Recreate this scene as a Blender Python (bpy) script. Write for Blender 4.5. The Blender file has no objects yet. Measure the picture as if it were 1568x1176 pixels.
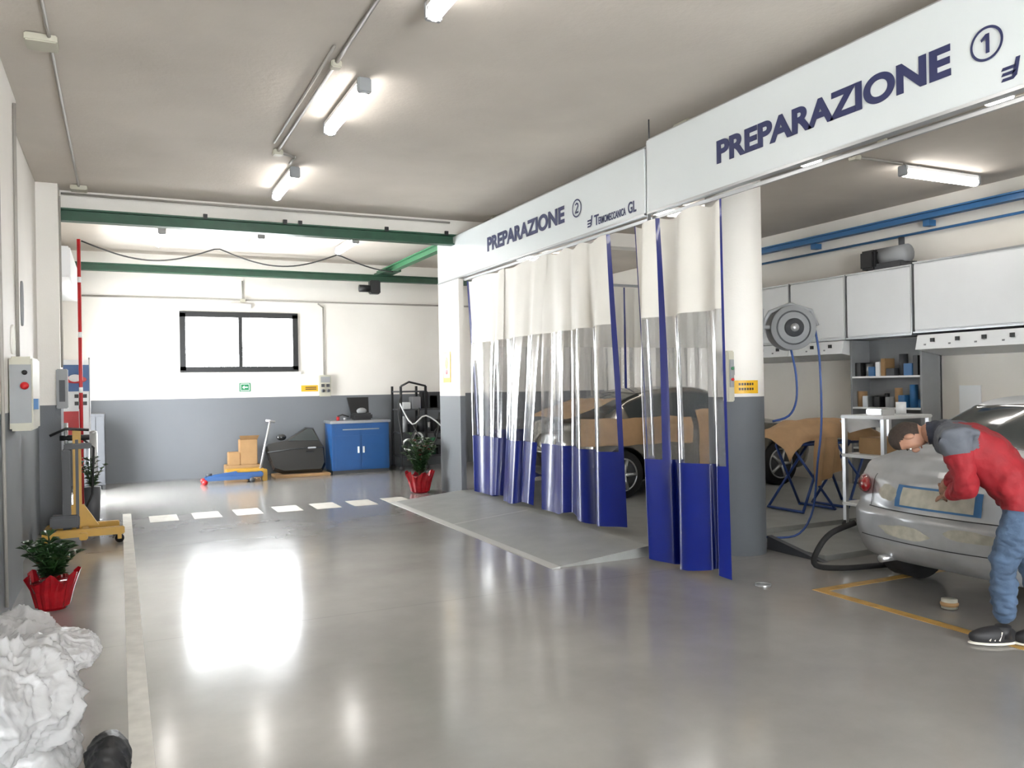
import bpy, bmesh, math, random
from mathutils import Vector, Matrix, noise
random.seed(7)
sc = bpy.context.scene
COL = sc.collection
try:
    sc.view_settings.view_transform = 'Standard'
except Exception as e:
    print(e)

def lin(c):
    return tuple(((v/12.92) if v <= 0.04045 else ((v+0.055)/1.055)**2.4) for v in c)
def hexc(h):
    return lin(tuple(int(h[i:i+2], 16)/255 for i in (0, 2, 4)))

# ---------------------------------------------------------------- materials
def mat(name, col, rough=0.5, metal=0.0, var=0.0, scale=5.0, bump=0.0, bscale=40.0, coat=0.0, spec=0.5):
    m = bpy.data.materials.new(name); m.use_nodes = True
    nt = m.node_tree; b = nt.nodes['Principled BSDF']
    c = hexc(col) if isinstance(col, str) else col
    b.inputs['Base Color'].default_value = (*c, 1)
    b.inputs['Roughness'].default_value = rough
    b.inputs['Metallic'].default_value = metal
    b.inputs['Coat Weight'].default_value = coat
    b.inputs['Specular IOR Level'].default_value = spec
    tc = nt.nodes.new('ShaderNodeTexCoord')
    n = nt.nodes.new('ShaderNodeTexNoise'); n.inputs['Scale'].default_value = scale; n.inputs['Detail'].default_value = 5
    nt.links.new(tc.outputs['Object'], n.inputs['Vector'])
    if var > 0:
        r = nt.nodes.new('ShaderNodeMix'); r.data_type = 'RGBA'
        r.inputs[6].default_value = (*[max(0, v*(1-var)) for v in c], 1)
        r.inputs[7].default_value = (*[min(1, v*(1+var)) for v in c], 1)
        mr = nt.nodes.new('ShaderNodeMapRange'); mr.inputs[1].default_value = .3; mr.inputs[2].default_value = .7
        nt.links.new(n.outputs['Fac'], mr.inputs[0]); nt.links.new(mr.outputs[0], r.inputs[0])
        nt.links.new(r.outputs[2], b.inputs['Base Color'])
    if bump > 0:
        n2 = nt.nodes.new('ShaderNodeTexNoise'); n2.inputs['Scale'].default_value = bscale; n2.inputs['Detail'].default_value = 4
        nt.links.new(tc.outputs['Object'], n2.inputs['Vector'])
        bp = nt.nodes.new('ShaderNodeBump'); bp.inputs['Strength'].default_value = bump; bp.inputs['Distance'].default_value = .02
        nt.links.new(n2.outputs['Fac'], bp.inputs['Height']); nt.links.new(bp.outputs[0], b.inputs['Normal'])
    return m

def dado_mat(name, top, bot, zc=1.46):
    m = mat(name, top, .6, bump=.08, bscale=60)
    nt = m.node_tree; b = nt.nodes['Principled BSDF']
    g = nt.nodes.new('ShaderNodeNewGeometry'); s = nt.nodes.new('ShaderNodeSeparateXYZ')
    nt.links.new(g.outputs['Position'], s.inputs[0])
    c = nt.nodes.new('ShaderNodeMath'); c.operation = 'GREATER_THAN'; c.inputs[1].default_value = zc
    nt.links.new(s.outputs[2], c.inputs[0])
    n = nt.nodes.new('ShaderNodeTexNoise'); n.inputs['Scale'].default_value = 1.3; n.inputs['Detail'].default_value = 6
    nt.links.new(g.outputs['Position'], n.inputs['Vector'])
    mx = nt.nodes.new('ShaderNodeMix'); mx.data_type = 'RGBA'
    mx.inputs[6].default_value = (*hexc(bot), 1); mx.inputs[7].default_value = (*hexc(top), 1)
    nt.links.new(c.outputs[0], mx.inputs[0])
    mm = nt.nodes.new('ShaderNodeMix'); mm.data_type = 'RGBA'; mm.blend_type = 'MULTIPLY'; mm.inputs[0].default_value = .15
    nt.links.new(mx.outputs[2], mm.inputs[6]); nt.links.new(n.outputs['Fac'], mm.inputs[7])
    nt.links.new(mm.outputs[2], b.inputs['Base Color'])
    return m

M_wall = dado_mat('wall_paint', 'F1EDE6', '6C7075')
M_wallR = mat('wall_paint_right', 'E6E1D8', .6, var=.04, scale=1)
M_ceil = mat('ceiling_plaster', 'C6BEB4', .85, var=.13, scale=.55, bump=.15, bscale=25)
M_white = mat('white_panel', 'E9EBEC', .35, var=.02, scale=2)
M_sign = mat('sign_panel', 'DFE5E6', .3, var=.02, scale=1)
M_navy = mat('navy_lettering', '232A55', .5)
M_green = mat('green_steel', '1E4A35', .45, var=.15, scale=6)
M_greenA = mat('green_steel_light', '3C7A55', .45)
M_blueS = mat('blue_steel', '2E6596', .45)
M_black = mat('black_plastic', '17181A', .45)
M_rubber = mat('rubber', '1B1B1C', .8)
M_dark = mat('dark_grey_metal', '3A3C40', .5, var=.1)
M_grey = mat('grey_plastic', '8C8E90', .5, var=.05)
M_pvc = mat('conduit_grey', '9A968F', .5)
M_cable = mat('cable', '2A2A2A', .6)
M_alu = mat('aluminium', 'B8BABC', .3, .8)
M_yel = mat('safety_yellow', 'D8A81A', .45, var=.05)
M_yeld = mat('lift_yellow', 'AE8420', .45, var=.1)
M_red = mat('red_paint', 'B0161C', .4)
M_redfoil = mat('red_foil', '8A0C16', .25, var=.2, scale=10)
M_leaf = mat('leaf', '24401F', .4, var=.35, scale=12)
M_soil = mat('soil', '2B2019', .9)
M_card = mat('cardboard', '9A7A54', .8, var=.1)
M_paper = mat('masking_paper', 'A68560', .75, var=.12, bump=.3, bscale=12)
M_blue = mat('cabinet_blue', '1A4C84', .4, var=.05)
M_bluej = mat('trestle_blue', '22417F', .45)
M_cream = mat('curtain_cream', 'E6E3DB', .5, var=.03, scale=3)
M_pblue = mat('curtain_blue', '0B1C6C', .3, var=.08, scale=3, coat=.3)
M_plat = mat('ramp_steel', '929491', .42, .15, var=.10, scale=4, bump=.2, bscale=120)
M_edge = mat('ramp_edge', 'B4B5B2', .5)
M_line = mat('line_paint', 'C9C6BE', .5, var=.12, scale=9)
M_liney = mat('line_yellow', 'AE8A48', .5, var=.25, scale=9)
M_silver = mat('car_primer_silver', 'AEB1B4', .32, .35, var=.16, scale=3.5, coat=.3)
M_carD = mat('car_grey', '757168', .22, .5, coat=.6)
M_glass = mat('car_glass', '30383A', .08, 0, spec=.8)
M_tail = mat('tail_lamp_red', '8E1218', .15, coat=1)
M_skin = mat('skin', '966F5A', .6, var=.06, scale=30)
M_lip = mat('lips', '85503F', .6)
M_hair = mat('hair', '2B1F17', .75, var=.3, scale=80, bump=.5, bscale=120)
M_jred = mat('jacket_red', '85101B', .75, var=.15, scale=10, bump=.5, bscale=14)
M_jgrey = mat('jacket_grey', '53575F', .75, var=.1, scale=14, bump=.4, bscale=14)
M_jnavy = mat('jacket_navy', '272C3A', .8)
M_jean = mat('jeans', '41546C', .85, var=.22, scale=9, bump=.5, bscale=20)
M_shoe = mat('shoe_black', '1A1A1D', .6)
M_sole = mat('shoe_sole', 'DAD6CC', .6)
M_beige = mat('box_beige', 'B5B2A2', .5)
M_poster = mat('poster_cream', 'EFE6C0', .5)
M_exit = mat('exit_green', '0F7A4C', .5)
M_door = mat('door_panel_black', '1C1E20', .25, coat=.4)
M_filler = mat('body_filler', 'ABA99C', .6, var=.2, scale=12)

def lampmat(name, strength, col=(1, .965, .92)):
    m = bpy.data.materials.new(name); m.use_nodes = True
    nt = m.node_tree; nt.nodes.clear()
    e = nt.nodes.new('ShaderNodeEmission'); e.inputs[0].default_value = (*col, 1); e.inputs[1].default_value = strength
    o = nt.nodes.new('ShaderNodeOutputMaterial'); nt.links.new(e.outputs[0], o.inputs[0]); return m
M_tube = lampmat('lamp_tube', 26)

def clear_mat():
    m = bpy.data.materials.new('curtain_clear_pvc'); m.use_nodes = True
    nt = m.node_tree; nt.nodes.clear()
    t = nt.nodes.new('ShaderNodeBsdfTransparent'); t.inputs[0].default_value = (.90, .91, .92, 1)
    g = nt.nodes.new('ShaderNodeBsdfGlossy'); g.inputs['Roughness'].default_value = .12
    d = nt.nodes.new('ShaderNodeBsdfDiffuse'); d.inputs[0].default_value = (.7, .7, .72, 1)
    lw = nt.nodes.new('ShaderNodeLayerWeight'); lw.inputs[0].default_value = .3
    tc = nt.nodes.new('ShaderNodeTexCoord'); mp = nt.nodes.new('ShaderNodeMapping'); mp.inputs['Scale'].default_value = (7, 7, .6)
    n = nt.nodes.new('ShaderNodeTexNoise'); n.inputs['Scale'].default_value = 1.3; n.inputs['Detail'].default_value = 4
    nt.links.new(tc.outputs['Object'], mp.inputs[0]); nt.links.new(mp.outputs[0], n.inputs['Vector'])
    r = nt.nodes.new('ShaderNodeMapRange'); r.inputs[1].default_value = .52; r.inputs[2].default_value = .85; r.inputs[3].default_value = .05; r.inputs[4].default_value = .3
    nt.links.new(n.outputs['Fac'], r.inputs[0])
    m1 = nt.nodes.new('ShaderNodeMixShader'); m2 = nt.nodes.new('ShaderNodeMixShader')
    nt.links.new(r.outputs[0], m1.inputs[0]); nt.links.new(t.outputs[0], m1.inputs[1]); nt.links.new(d.outputs[0], m1.inputs[2])
    ma = nt.nodes.new('ShaderNodeMath'); ma.operation = 'MULTIPLY'; ma.inputs[1].default_value = .7
    nt.links.new(lw.outputs['Fresnel'], ma.inputs[0])
    nt.links.new(ma.outputs[0], m2.inputs[0]); nt.links.new(m1.outputs[0], m2.inputs[1]); nt.links.new(g.outputs[0], m2.inputs[2])
    o = nt.nodes.new('ShaderNodeOutputMaterial'); nt.links.new(m2.outputs[0], o.inputs[0]); return m
M_clear = clear_mat()

FR0, FR1 = .11, .20
def floor_mat():
    m = bpy.data.materials.new('resin_floor'); m.use_nodes = True
    nt = m.node_tree; b = nt.nodes['Principled BSDF']
    g = nt.nodes.new('ShaderNodeNewGeometry')
    n = nt.nodes.new('ShaderNodeTexNoise'); n.inputs['Scale'].default_value = .7; n.inputs['Detail'].default_value = 7; n.inputs['Roughness'].default_value = .6
    nt.links.new(g.outputs['Position'], n.inputs['Vector'])
    mx = nt.nodes.new('ShaderNodeMix'); mx.data_type = 'RGBA'
    mx.inputs[6].default_value = (*hexc('7E7C79'), 1); mx.inputs[7].default_value = (*hexc('959390'), 1)
    mr = nt.nodes.new('ShaderNodeMapRange'); mr.inputs[1].default_value = .3; mr.inputs[2].default_value = .7
    nt.links.new(n.outputs['Fac'], mr.inputs[0]); nt.links.new(mr.outputs[0], mx.inputs[0])
    s = nt.nodes.new('ShaderNodeSeparateXYZ'); nt.links.new(g.outputs['Position'], s.inputs[0])
    last = mx.outputs[2]
    for ax, pos in ((1, 5.75), (1, 9.2)):
        a = nt.nodes.new('ShaderNodeMath'); a.operation = 'SUBTRACT'; a.inputs[1].default_value = pos; nt.links.new(s.outputs[ax], a.inputs[0])
        a2 = nt.nodes.new('ShaderNodeMath'); a2.operation = 'ABSOLUTE'; nt.links.new(a.outputs[0], a2.inputs[0])
        a3 = nt.nodes.new('ShaderNodeMath'); a3.operation = 'LESS_THAN'; a3.inputs[1].default_value = .005; nt.links.new(a2.outputs[0], a3.inputs[0])
        k = nt.nodes.new('ShaderNodeMath'); k.operation = 'MULTIPLY'; k.inputs[1].default_value = .3; nt.links.new(a3.outputs[0], k.inputs[0])
        q = nt.nodes.new('ShaderNodeMix'); q.data_type = 'RGBA'; q.inputs[7].default_value = (.1, .1, .1, 1)
        nt.links.new(k.outputs[0], q.inputs[0]); nt.links.new(last, q.inputs[6]); last = q.outputs[2]
    nt.links.new(last, b.inputs['Base Color'])
    n2 = nt.nodes.new('ShaderNodeTexNoise'); n2.inputs['Scale'].default_value = 3; n2.inputs['Detail'].default_value = 6
    nt.links.new(g.outputs['Position'], n2.inputs['Vector'])
    r = nt.nodes.new('ShaderNodeMapRange'); r.inputs[3].default_value = FR0; r.inputs[4].default_value = FR1
    nt.links.new(n2.outputs['Fac'], r.inputs[0]); nt.links.new(r.outputs[0], b.inputs['Roughness'])
    n3 = nt.nodes.new('ShaderNodeTexNoise'); n3.inputs['Scale'].default_value = 1.6; n3.inputs['Detail'].default_value = 2
    nt.links.new(g.outputs['Position'], n3.inputs['Vector'])
    bp = nt.nodes.new('ShaderNodeBump'); bp.inputs['Strength'].default_value = .15; bp.inputs['Distance'].default_value = .01
    nt.links.new(n3.outputs['Fac'], bp.inputs['Height']); nt.links.new(bp.outputs[0], b.inputs['Normal'])
    b.inputs['Specular IOR Level'].default_value = .65
    return m
M_floor = floor_mat()

def bag_mat():
    m = mat('white_plastic_film', 'DCDCDC', .18, var=.05, scale=6, bump=.35, bscale=18)
    nt = m.node_tree; b = nt.nodes['Principled BSDF']; o = [n for n in nt.nodes if n.type == 'OUTPUT_MATERIAL'][0]
    t = nt.nodes.new('ShaderNodeBsdfTransparent'); t.inputs[0].default_value = (.95, .95, .95, 1)
    tl = nt.nodes.new('ShaderNodeBsdfTranslucent'); tl.inputs[0].default_value = (.85, .85, .85, 1)
    a = nt.nodes.new('ShaderNodeMixShader'); a.inputs[0].default_value = .3
    nt.links.new(b.outputs[0], a.inputs[1]); nt.links.new(tl.outputs[0], a.inputs[2])
    c = nt.nodes.new('ShaderNodeMixShader'); c.inputs[0].default_value = .35
    nt.links.new(a.outputs[0], c.inputs[1]); nt.links.new(t.outputs[0], c.inputs[2]); nt.links.new(c.outputs[0], o.inputs[0])
    return m
M_bag = bag_mat()

# ---------------------------------------------------------------- mesh builder
class MB:
    def __init__(s, name):
        s.name = name; s.bm = bmesh.new(); s.mats = []
    def mi(s, m):
        if m not in s.mats: s.mats.append(m)
        return s.mats.index(m)
    def _merge(s, b2, m, smooth, M=None, mf=None):
        fm = [mf(f.calc_center_median()) if mf else m for f in b2.faces]
        if M is not None: bmesh.ops.transform(b2, matrix=M, verts=b2.verts)
        vm = {}
        for v in b2.verts: vm[v] = s.bm.verts.new(v.co)
        for f, mm in zip(b2.faces, fm):
            try:
                nf = s.bm.faces.new([vm[v] for v in f.verts]); nf.material_index = s.mi(mm); nf.smooth = smooth
            except ValueError: pass
        b2.free()
    def box(s, x0, x1, y0, y1, z0, z1, m, bev=0, M=None):
        b = bmesh.new(); bmesh.ops.create_cube(b, size=1)
        for v in b.verts:
            v.co = Vector(((x0+x1)/2+v.co.x*(x1-x0), (y0+y1)/2+v.co.y*(y1-y0), (z0+z1)/2+v.co.z*(z1-z0)))
        if bev: bmesh.ops.bevel(b, geom=b.edges[:], offset=bev, segments=2, affect='EDGES')
        s._merge(b, m, False, M); return s
    def cyl(s, p0, p1, r, m, r2=None, seg=18, smooth=True):
        p0 = Vector(p0); p1 = Vector(p1); d = p1-p0
        b = bmesh.new(); bmesh.ops.create_cone(b, cap_ends=True, segments=seg, radius1=r, radius2=r if r2 is None else r2, depth=d.length)
        M = Matrix.Translation((p0+p1)/2) @ d.to_track_quat('Z', 'Y').to_matrix().to_4x4()
        s._merge(b, m, smooth, M); return s
    def ell(s, c, r, m, R=None, seg=20, fn=None, mf=None):
        b = bmesh.new(); bmesh.ops.create_uvsphere(b, u_segments=seg, v_segments=max(8, seg*2//3), radius=1)
        for v in b.verts:
            if fn: v.co = fn(v.co.copy())
            v.co = Vector((v.co.x*r[0], v.co.y*r[1], v.co.z*r[2]))
        M = Matrix.Translation(Vector(c)) @ (R.to_4x4() if R is not None else Matrix())
        s._merge(b, m, True, M, mf); return s
    def sweep(s, pts, rad, m, seg=10, closed=False):
        pts = [Vector(p) for p in pts]; n = len(pts)
        if not isinstance(rad, (list, tuple)): rad = [rad]*n
        i = s.mi(m); rings = []; up = None
        for k in range(n):
            if closed: t = pts[(k+1) % n]-pts[k-1]
            else: t = pts[min(k+1, n-1)]-pts[max(k-1, 0)]
            t.normalize()
            if up is None:
                up = t.orthogonal().normalized()
            up = (up-t*up.dot(t)); up = up.normalized() if up.length > 1e-6 else t.orthogonal().normalized()
            sd = t.cross(up)
            rings.append([s.bm.verts.new(pts[k]+(up*math.cos(a)+sd*math.sin(a))*rad[k]) for a in [2*math.pi*j/seg for j in range(seg)]])
        for k in range(n if closed else n-1):
            A = rings[k]; B = rings[(k+1) % n]
            for j in range(seg):
                f = s.bm.faces.new((A[j], A[(j+1) % seg], B[(j+1) % seg], B[j])); f.material_index = i; f.smooth = True
        if not closed:
            for r_, rev in ((rings[0], True), (rings[-1], False)):
                f = s.bm.faces.new(list(reversed(r_)) if rev else r_); f.material_index = i
        return s
    def poly(s, vs, fs, m, smooth=False):
        i = s.mi(m); V = [s.bm.verts.new(v) for v in vs]
        for f in fs:
            try:
                nf = s.bm.faces.new([V[k] for k in f]); nf.material_index = i; nf.smooth = smooth
            except ValueError: pass
        return s
    def grid(s, fn, nx, ny, m, smooth=True):
        vs = [fn(i/nx, j/ny) for i in range(nx+1) for j in range(ny+1)]
        return s.poly(vs, [(i*(ny+1)+j, (i+1)*(ny+1)+j, (i+1)*(ny+1)+j+1, i*(ny+1)+j+1) for i in range(nx) for j in range(ny)], m, smooth)
    def prism(s, prof, axis, a0, a1, m):
        def P(p, a): return (p[0], a, p[1]) if axis == 'y' else (a, p[0], p[1])
        n = len(prof); vs = [P(p, a0) for p in prof]+[P(p, a1) for p in prof]
        fs = [tuple(range(n)), tuple(range(2*n-1, n-1, -1))]+[(k, (k+1) % n, n+(k+1) % n, n+k) for k in range(n)]
        return s.poly(vs, fs, m)
    def mesh(s, me, fn):
        vm = [s.bm.verts.new(v.co) for v in me.vertices]
        for p in me.polygons:
            try:
                f = s.bm.faces.new([vm[k] for k in p.vertices]); f.material_index = s.mi(fn(p.center)); f.smooth = True
            except ValueError: pass
        return s
    def done(s, parent=None, recalc=True):
        if recalc: bmesh.ops.recalc_face_normals(s.bm, faces=s.bm.faces)
        me = bpy.data.meshes.new(s.name); s.bm.to_mesh(me); s.bm.free()
        for m in s.mats: me.materials.append(m)
        o = bpy.data.objects.new(s.name, me); COL.objects.link(o)
        if parent: o.parent = parent
        return o

def empty(name):
    o = bpy.data.objects.new(name, None); COL.objects.link(o); return o

def catmull(P, n):
    out = []
    N = len(P)
    for i in range(N-1):
        p0 = P[max(i-1, 0)]; p1 = P[i]; p2 = P[i+1]; p3 = P[min(i+2, N-1)]
        for k in range(n):
            t = k/n
            out.append(tuple(.5*((2*b_)+(-a_+c_)*t+(2*a_-5*b_+4*c_-d_)*t*t+(-a_+3*b_-3*c_+d_)*t**3) for a_, b_, c_, d_ in zip(p0, p1, p2, p3)))
    out.append(tuple(P[-1])); return out

def ribeam(b, ax, a0, a1, c, z0, z1, w, m, t=.02):
    if ax == 'x':
        b.box(a0, a1, c-w/2, c+w/2, z0, z0+t, m); b.box(a0, a1, c-w/2, c+w/2, z1-t, z1, m); b.box(a0, a1, c-t/2, c+t/2, z0, z1, m)
    else:
        b.box(c-w/2, c+w/2, a0, a1, z0, z0+t, m); b.box(c-w/2, c+w/2, a0, a1, z1-t, z1, m); b.box(c-t/2, c+t/2, a0, a1, z0, z1, m)

# ---------------------------------------------------------------- room shell
ZC = 4.06
YB = 16.0
XL = -0.85; XR = 10.0
MB('floor').box(-1.2, 10.3, -4, 16.4, -.12, 0, M_floor).done()
MB('ceiling').box(-1.2, 10.3, -4, 16.4, ZC, ZC+.15, M_ceil).done()
wx0, wx1, wz0, wz1 = 1.03, 3.08, 1.97, 3.02
b = MB('wall_back')
for (x0, x1, z0, z1) in ((-1.2, wx0, 0, ZC), (wx1, 10.3, 0, ZC), (wx0, wx1, 0, wz0), (wx0, wx1, wz1, ZC)):
    b.box(x0, x1, YB, YB+.3, z0, z1, M_wall)
b.done()
b = MB('wall_left')
b.box(-1.15, -.75, -4, 8.0, 0, ZC, M_wall)
b.box(-1.15, XL, 8.0, 12.9, 0, ZC, M_wall)
b.box(-1.15, XL, 14.6, YB, 0, ZC, M_wall)
b.box(-1.15, XL, 12.9, 14.6, 2.5, ZC, M_wall)
b.box(XL, -.62, 10.95, 11.45, 0, ZC, M_wall)
b.done()
b = MB('wall_right'); b.box(XR, XR+.3, -4, YB, 0, ZC, M_wallR); b.done()
b = MB('wall_front')
b.box(-1.15, .3, -4.2, -3.9, 0, ZC, M_wall); b.box(3.4, 10.3, -4.2, -3.9, 0, ZC, M_wall); b.box(.3, 3.4, -4.2, -3.9, 2.9, ZC, M_wall); b.done()
b = MB('window_1')
fr = .07
b.box(wx0-.03, wx1+.03, YB-.03, YB+.12, wz0-.03, wz0+fr, M_black); b.box(wx0-.03, wx1+.03, YB-.03, YB+.12, wz1-fr, wz1+.03, M_black)
b.box(wx0-.03, wx0+fr, YB-.03, YB+.12, wz0, wz1, M_black); b.box(wx1-fr, wx1+.03, YB-.03, YB+.12, wz0, wz1, M_black)
b.box((wx0+wx1)/2-.035, (wx0+wx1)/2+.035, YB-.02, YB+.1, wz0, wz1, M_black)
b.done()
b = MB('trim_window'); b.box(wx0-.07, wx1+.07, YB-.05, YB, wz0-.09, wz0-.04, M_white); b.done()
MB('ceiling_beam').box(-.62, 10, 11.3, 11.6, 3.84, ZC, M_wall).done()
b = MB('steel_beam'); ribeam(b, 'x', -.62, 4.7, 11.22, 3.67, 3.82, .14, M_green)
for k in (1.0, 2.0, 2.2, 3.4, 4.3): b.box(k, k+.05, 11.13, 11.16, 3.80, 3.86, M_black)
b.done()
b = MB('crane_bridge_beam'); ribeam(b, 'x', -.8, 9.7, 15.5, 3.66, 3.79, .13, M_green); b.done()
b = MB('crane_runway_beam'); ribeam(b, 'y', 12.3, 15.9, 4.72, 3.80, 3.92, .12, M_greenA)
b.box(4.55, 4.85, 14.9, 15.7, 3.79, 3.84, M_green); b.box(4.35, 4.55, 15.25, 15.42, 3.40, 3.66, M_black, .02); b.cyl((4.35, 15.33, 3.5), (4.15, 15.33, 3.5), .07, M_black); b.done()
b = MB('wall_runway_beam'); ribeam(b, 'y', 1, 11.25, 9.82, 3.74, 3.84, .12, M_blueS)
for k in range(5): b.box(9.86, 9.99, 1.5+2*k, 1.6+2*k, 3.66, 3.74, M_blueS)
b.cyl((9.93, 1, 3.60), (9.93, 11.25, 3.60), .018, M_blueS)
b.done()
b = MB('chain_hoist'); b.box(9.1, 9.35, 10.7, 10.95, 3.25, 3.62, M_black, .03); b.cyl((9.22, 10.6, 3.5), (9.22, 10.35, 3.5), .09, M_black)
b.cyl((9.22, 10.8, 3.62), (9.22, 10.8, ZC), .02, M_dark); b.cyl((9.3, 10.8, 3.6), (9.3, 10.8, 2.9), .012, M_dark); b.done()
b = MB('roller_shutter_box'); b.box(XL+.005, -.55, 12.0, 15.2, 3.1, 3.5, M_white, .02); b.done()

b = MB('floor_line'); b.box(.015, .115, -3, 11.9, 0, .003, M_line); b.done()
b = MB('floor_line_dashes')
for k in range(8):
    cx = .48+k*.508
    if cx < 3.9: b.box(cx-.165, cx+.165, 10.95, 11.5, 0, .003, M_line)
b.done()
b = MB('floor_line_booth'); b.box(4.75, 9.5, 4.59, 4.67, 0, .003, M_liney); b.box(4.75, 4.83, 1.0, 4.59, 0, .003, M_liney); b.done()

# ---------------------------------------------------------------- booth platform
b = MB('loading_ramp')
y0, y1 = 6.29, 11.0
b.prism([(3.4, 0), (3.4, .008), (4.4, .10), (5.0, .10), (5.0, 0)], 'y', y0, y1, M_plat)
b.prism([(3.36, 0), (3.36, .006), (3.44, .017), (3.44, 0)], 'y', y0-.02, y1+.02, M_edge)
b.poly([(3.4, 8.78, .0145), (3.4, 8.81, .0145), (4.4, 8.81, .106), (4.4, 8.78, .106)], [(0, 1, 2, 3)], M_edge)
b.done()
b = MB('booth_platform'); b.box(5.0, 9.55, 6.42, 11.45, 0, .10, M_plat); b.box(5.6, 9.44, 5.35, 6.42, 0, .05, M_plat)
b.prism([(5.3, 0), (6.0, 0), (6.0, .13)], 'x', 5.54, 5.6, M_dark)
b.done()
CC = (5.26, 6.08)
b = MB('support_column'); b.cyl((CC[0], CC[1], 0), (CC[0], CC[1], ZC), .255, M_wall, seg=40)
b.done()
b = MB('warning_label')
c = CC
for k in range(12):
    a0 = math.radians(213+k*5.5); a1 = math.radians(213+(k+1)*5.5)
    r = .258
    b.poly([(c[0]+r*math.cos(a0), c[1]+r*math.sin(a0), 1.49), (c[0]+r*math.cos(a1), c[1]+r*math.sin(a1), 1.49), (c[0]+r*math.cos(a1), c[1]+r*math.sin(a1), 1.61), (c[0]+r*math.cos(a0), c[1]+r*math.sin(a0), 1.61)], [(0, 1, 2, 3)], M_yel)
    if 4 <= k <= 9:
        r = .2595
        for z in (1.565, 1.52):
            b.poly([(c[0]+r*math.cos(a0), c[1]+r*math.sin(a0), z), (c[0]+r*math.cos(a1-.03), c[1]+r*math.sin(a1-.03), z), (c[0]+r*math.cos(a1-.03), c[1]+r*math.sin(a1-.03), z+.022), (c[0]+r*math.cos(a0), c[1]+r*math.sin(a0), z+.022)], [(0, 1, 2, 3)], M_black)
b.done()
b = MB('booth_control_box'); b.box(4.93, 5.01, 5.80, 5.88, 1.42, 1.88, M_beige, .01); b.box(4.945, 4.995, 5.788, 5.80, 1.55, 1.8, M_grey, .004); b.cyl((4.97, 5.788, 1.62), (4.97, 5.775, 1.62), .014, M_red); b.cyl((4.97, 5.788, 1.72), (4.97, 5.775, 1.72), .014, M_greenA); b.box(4.96, 5.06, 5.86, 5.92, 1.66, 1.74, M_grey); b.done()

# ---------------------------------------------------------------- signs
XS = 4.45; ZS0 = 3.185
def text(body, yleft, z, size, width, parent, name, m=M_navy, bold=.012, x=XS-.004):
    c = bpy.data.curves.new(name, 'FONT'); c.body = body; c.size = size; c.offset = bold*size; c.extrude = .001
    o = bpy.data.objects.new(name, c); COL.objects.link(o)
    o.data.materials.append(m)
    bpy.context.view_layer.update()
    w = max(o.dimensions.x, 1e-3)
    sx = width/w if width else 1
    R = Matrix(((0, 0, -1), (-1, 0, 0), (0, 1, 0))).to_4x4()
    o.matrix_world = Matrix.Translation((x, yleft, z)) @ R @ Matrix.Diagonal((sx, 1, 1, 1))
    o.parent = parent
    return o
def sign(yn, yf, tag, ytext, yc, logo, ZS1):
    e = empty('booth_sign')
    b = MB('panel'); b.box(XS, XS+.05, yn, yf, ZS0, ZS1, M_sign); b.box(XS-.01, XS+.06, yn, yf, ZS0-.02, ZS0, M_alu); b.box(XS+.02, XS+.07, yn, yf, ZS1, ZS1+.02, M_alu); b.done(e)
    text('PREPARAZIONE', ytext, 3.395, .245, 2.1, e, 'lettering', bold=.042)
    b = MB('number_ring')
    N = 48; X = XS-.006
    vs = [(X, yc+r*math.cos(2*math.pi*k/N), 3.485+r*math.sin(2*math.pi*k/N)) for r in (.098, .083) for k in range(N)]
    b.poly(vs, [(k, (k+1) % N, N+(k+1) % N, N+k) for k in range(N)], M_navy)
    def Q(pts): b.poly([(X, yc-p[0], 3.485+p[1]) for p in pts], [tuple(range(len(pts)))], M_navy)
    if tag == '1':
        Q([(-.005, -.055), (.018, -.055), (.018, .055), (-.005, .055)]); Q([(-.005, .055), (-.035, .03), (-.030, .015), (-.005, .030)])
    else:
        Q([(-.035, -.055), (.038, -.055), (.038, -.036), (-.035, -.036)]); Q([(-.035, -.036), (-.008, -.036), (.036, .012), (.018, .022)])
        Q([(.018, .02), (.038, .012), (.036, .045), (.016, .035)]); Q([(.036, .045), (.0, .062), (.0, .044), (.016, .035)]); Q([(.0, .062), (-.036, .045), (-.022, .030), (.0, .044)])
    b.done(e)
    b = MB('logo_mark')
    for k in range(3):
        z = 3.235+k*.03
        b.poly([(XS-.004, logo+.12, z), (XS-.004, logo+.05, z), (XS-.004, logo+.03, z+.018), (XS-.004, logo+.11, z+.018)], [(0, 1, 2, 3)], M_navy)
    b.poly([(XS-.004, logo+.06, 3.25), (XS-.004, logo+.03, 3.25), (XS-.004, logo+.01, 3.35), (XS-.004, logo+.035, 3.35)], [(0, 1, 2, 3)], M_navy)
    b.done(e)
    text('T', logo-.02, 3.235, .15, None, e, 'logo_initial', bold=.02)
    text('ERMOMECCANICA', logo-.10, 3.235, .10, .50, e, 'logo_text', bold=.02)
    text('GL', logo-.64, 3.235, .15, .14, e, 'logo_text_gl', bold=.02)
sign(.2, 6.31, '1', 5.33, 3.0, 2.80, 3.85)
sign(6.35, 11.86, '2', 9.98, 7.60, 7.27, 3.79)
b = MB('sign_hanger'); b.cyl((XS+.03, 6.33, 3.0), (XS+.03, 6.33, 3.84), .018, M_alu)
for y in (6.33,): b.cyl((XS+.045, y, 3.8), (XS+.045, y, ZC), .006, M_dark)
b.done()
b = MB('booth_end_panel'); b.box(XS, XS+.08, 11.03, 11.86, 0, ZS0-.022, M_wall); b.done()
b = MB('safety_poster'); b.box(XS-.008, XS-.001, 11.38, 11.68, 1.66, 2.12, M_yel); b.box(XS-.01, XS-.008, 11.41, 11.65, 1.73, 2.09, M_poster)
b.ell((XS-.012, 11.53, 1.95), (.003, .06, .09), M_yel); b.ell((XS-.012, 11.53, 1.82), (.003, .05, .04), M_red); b.done()

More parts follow.
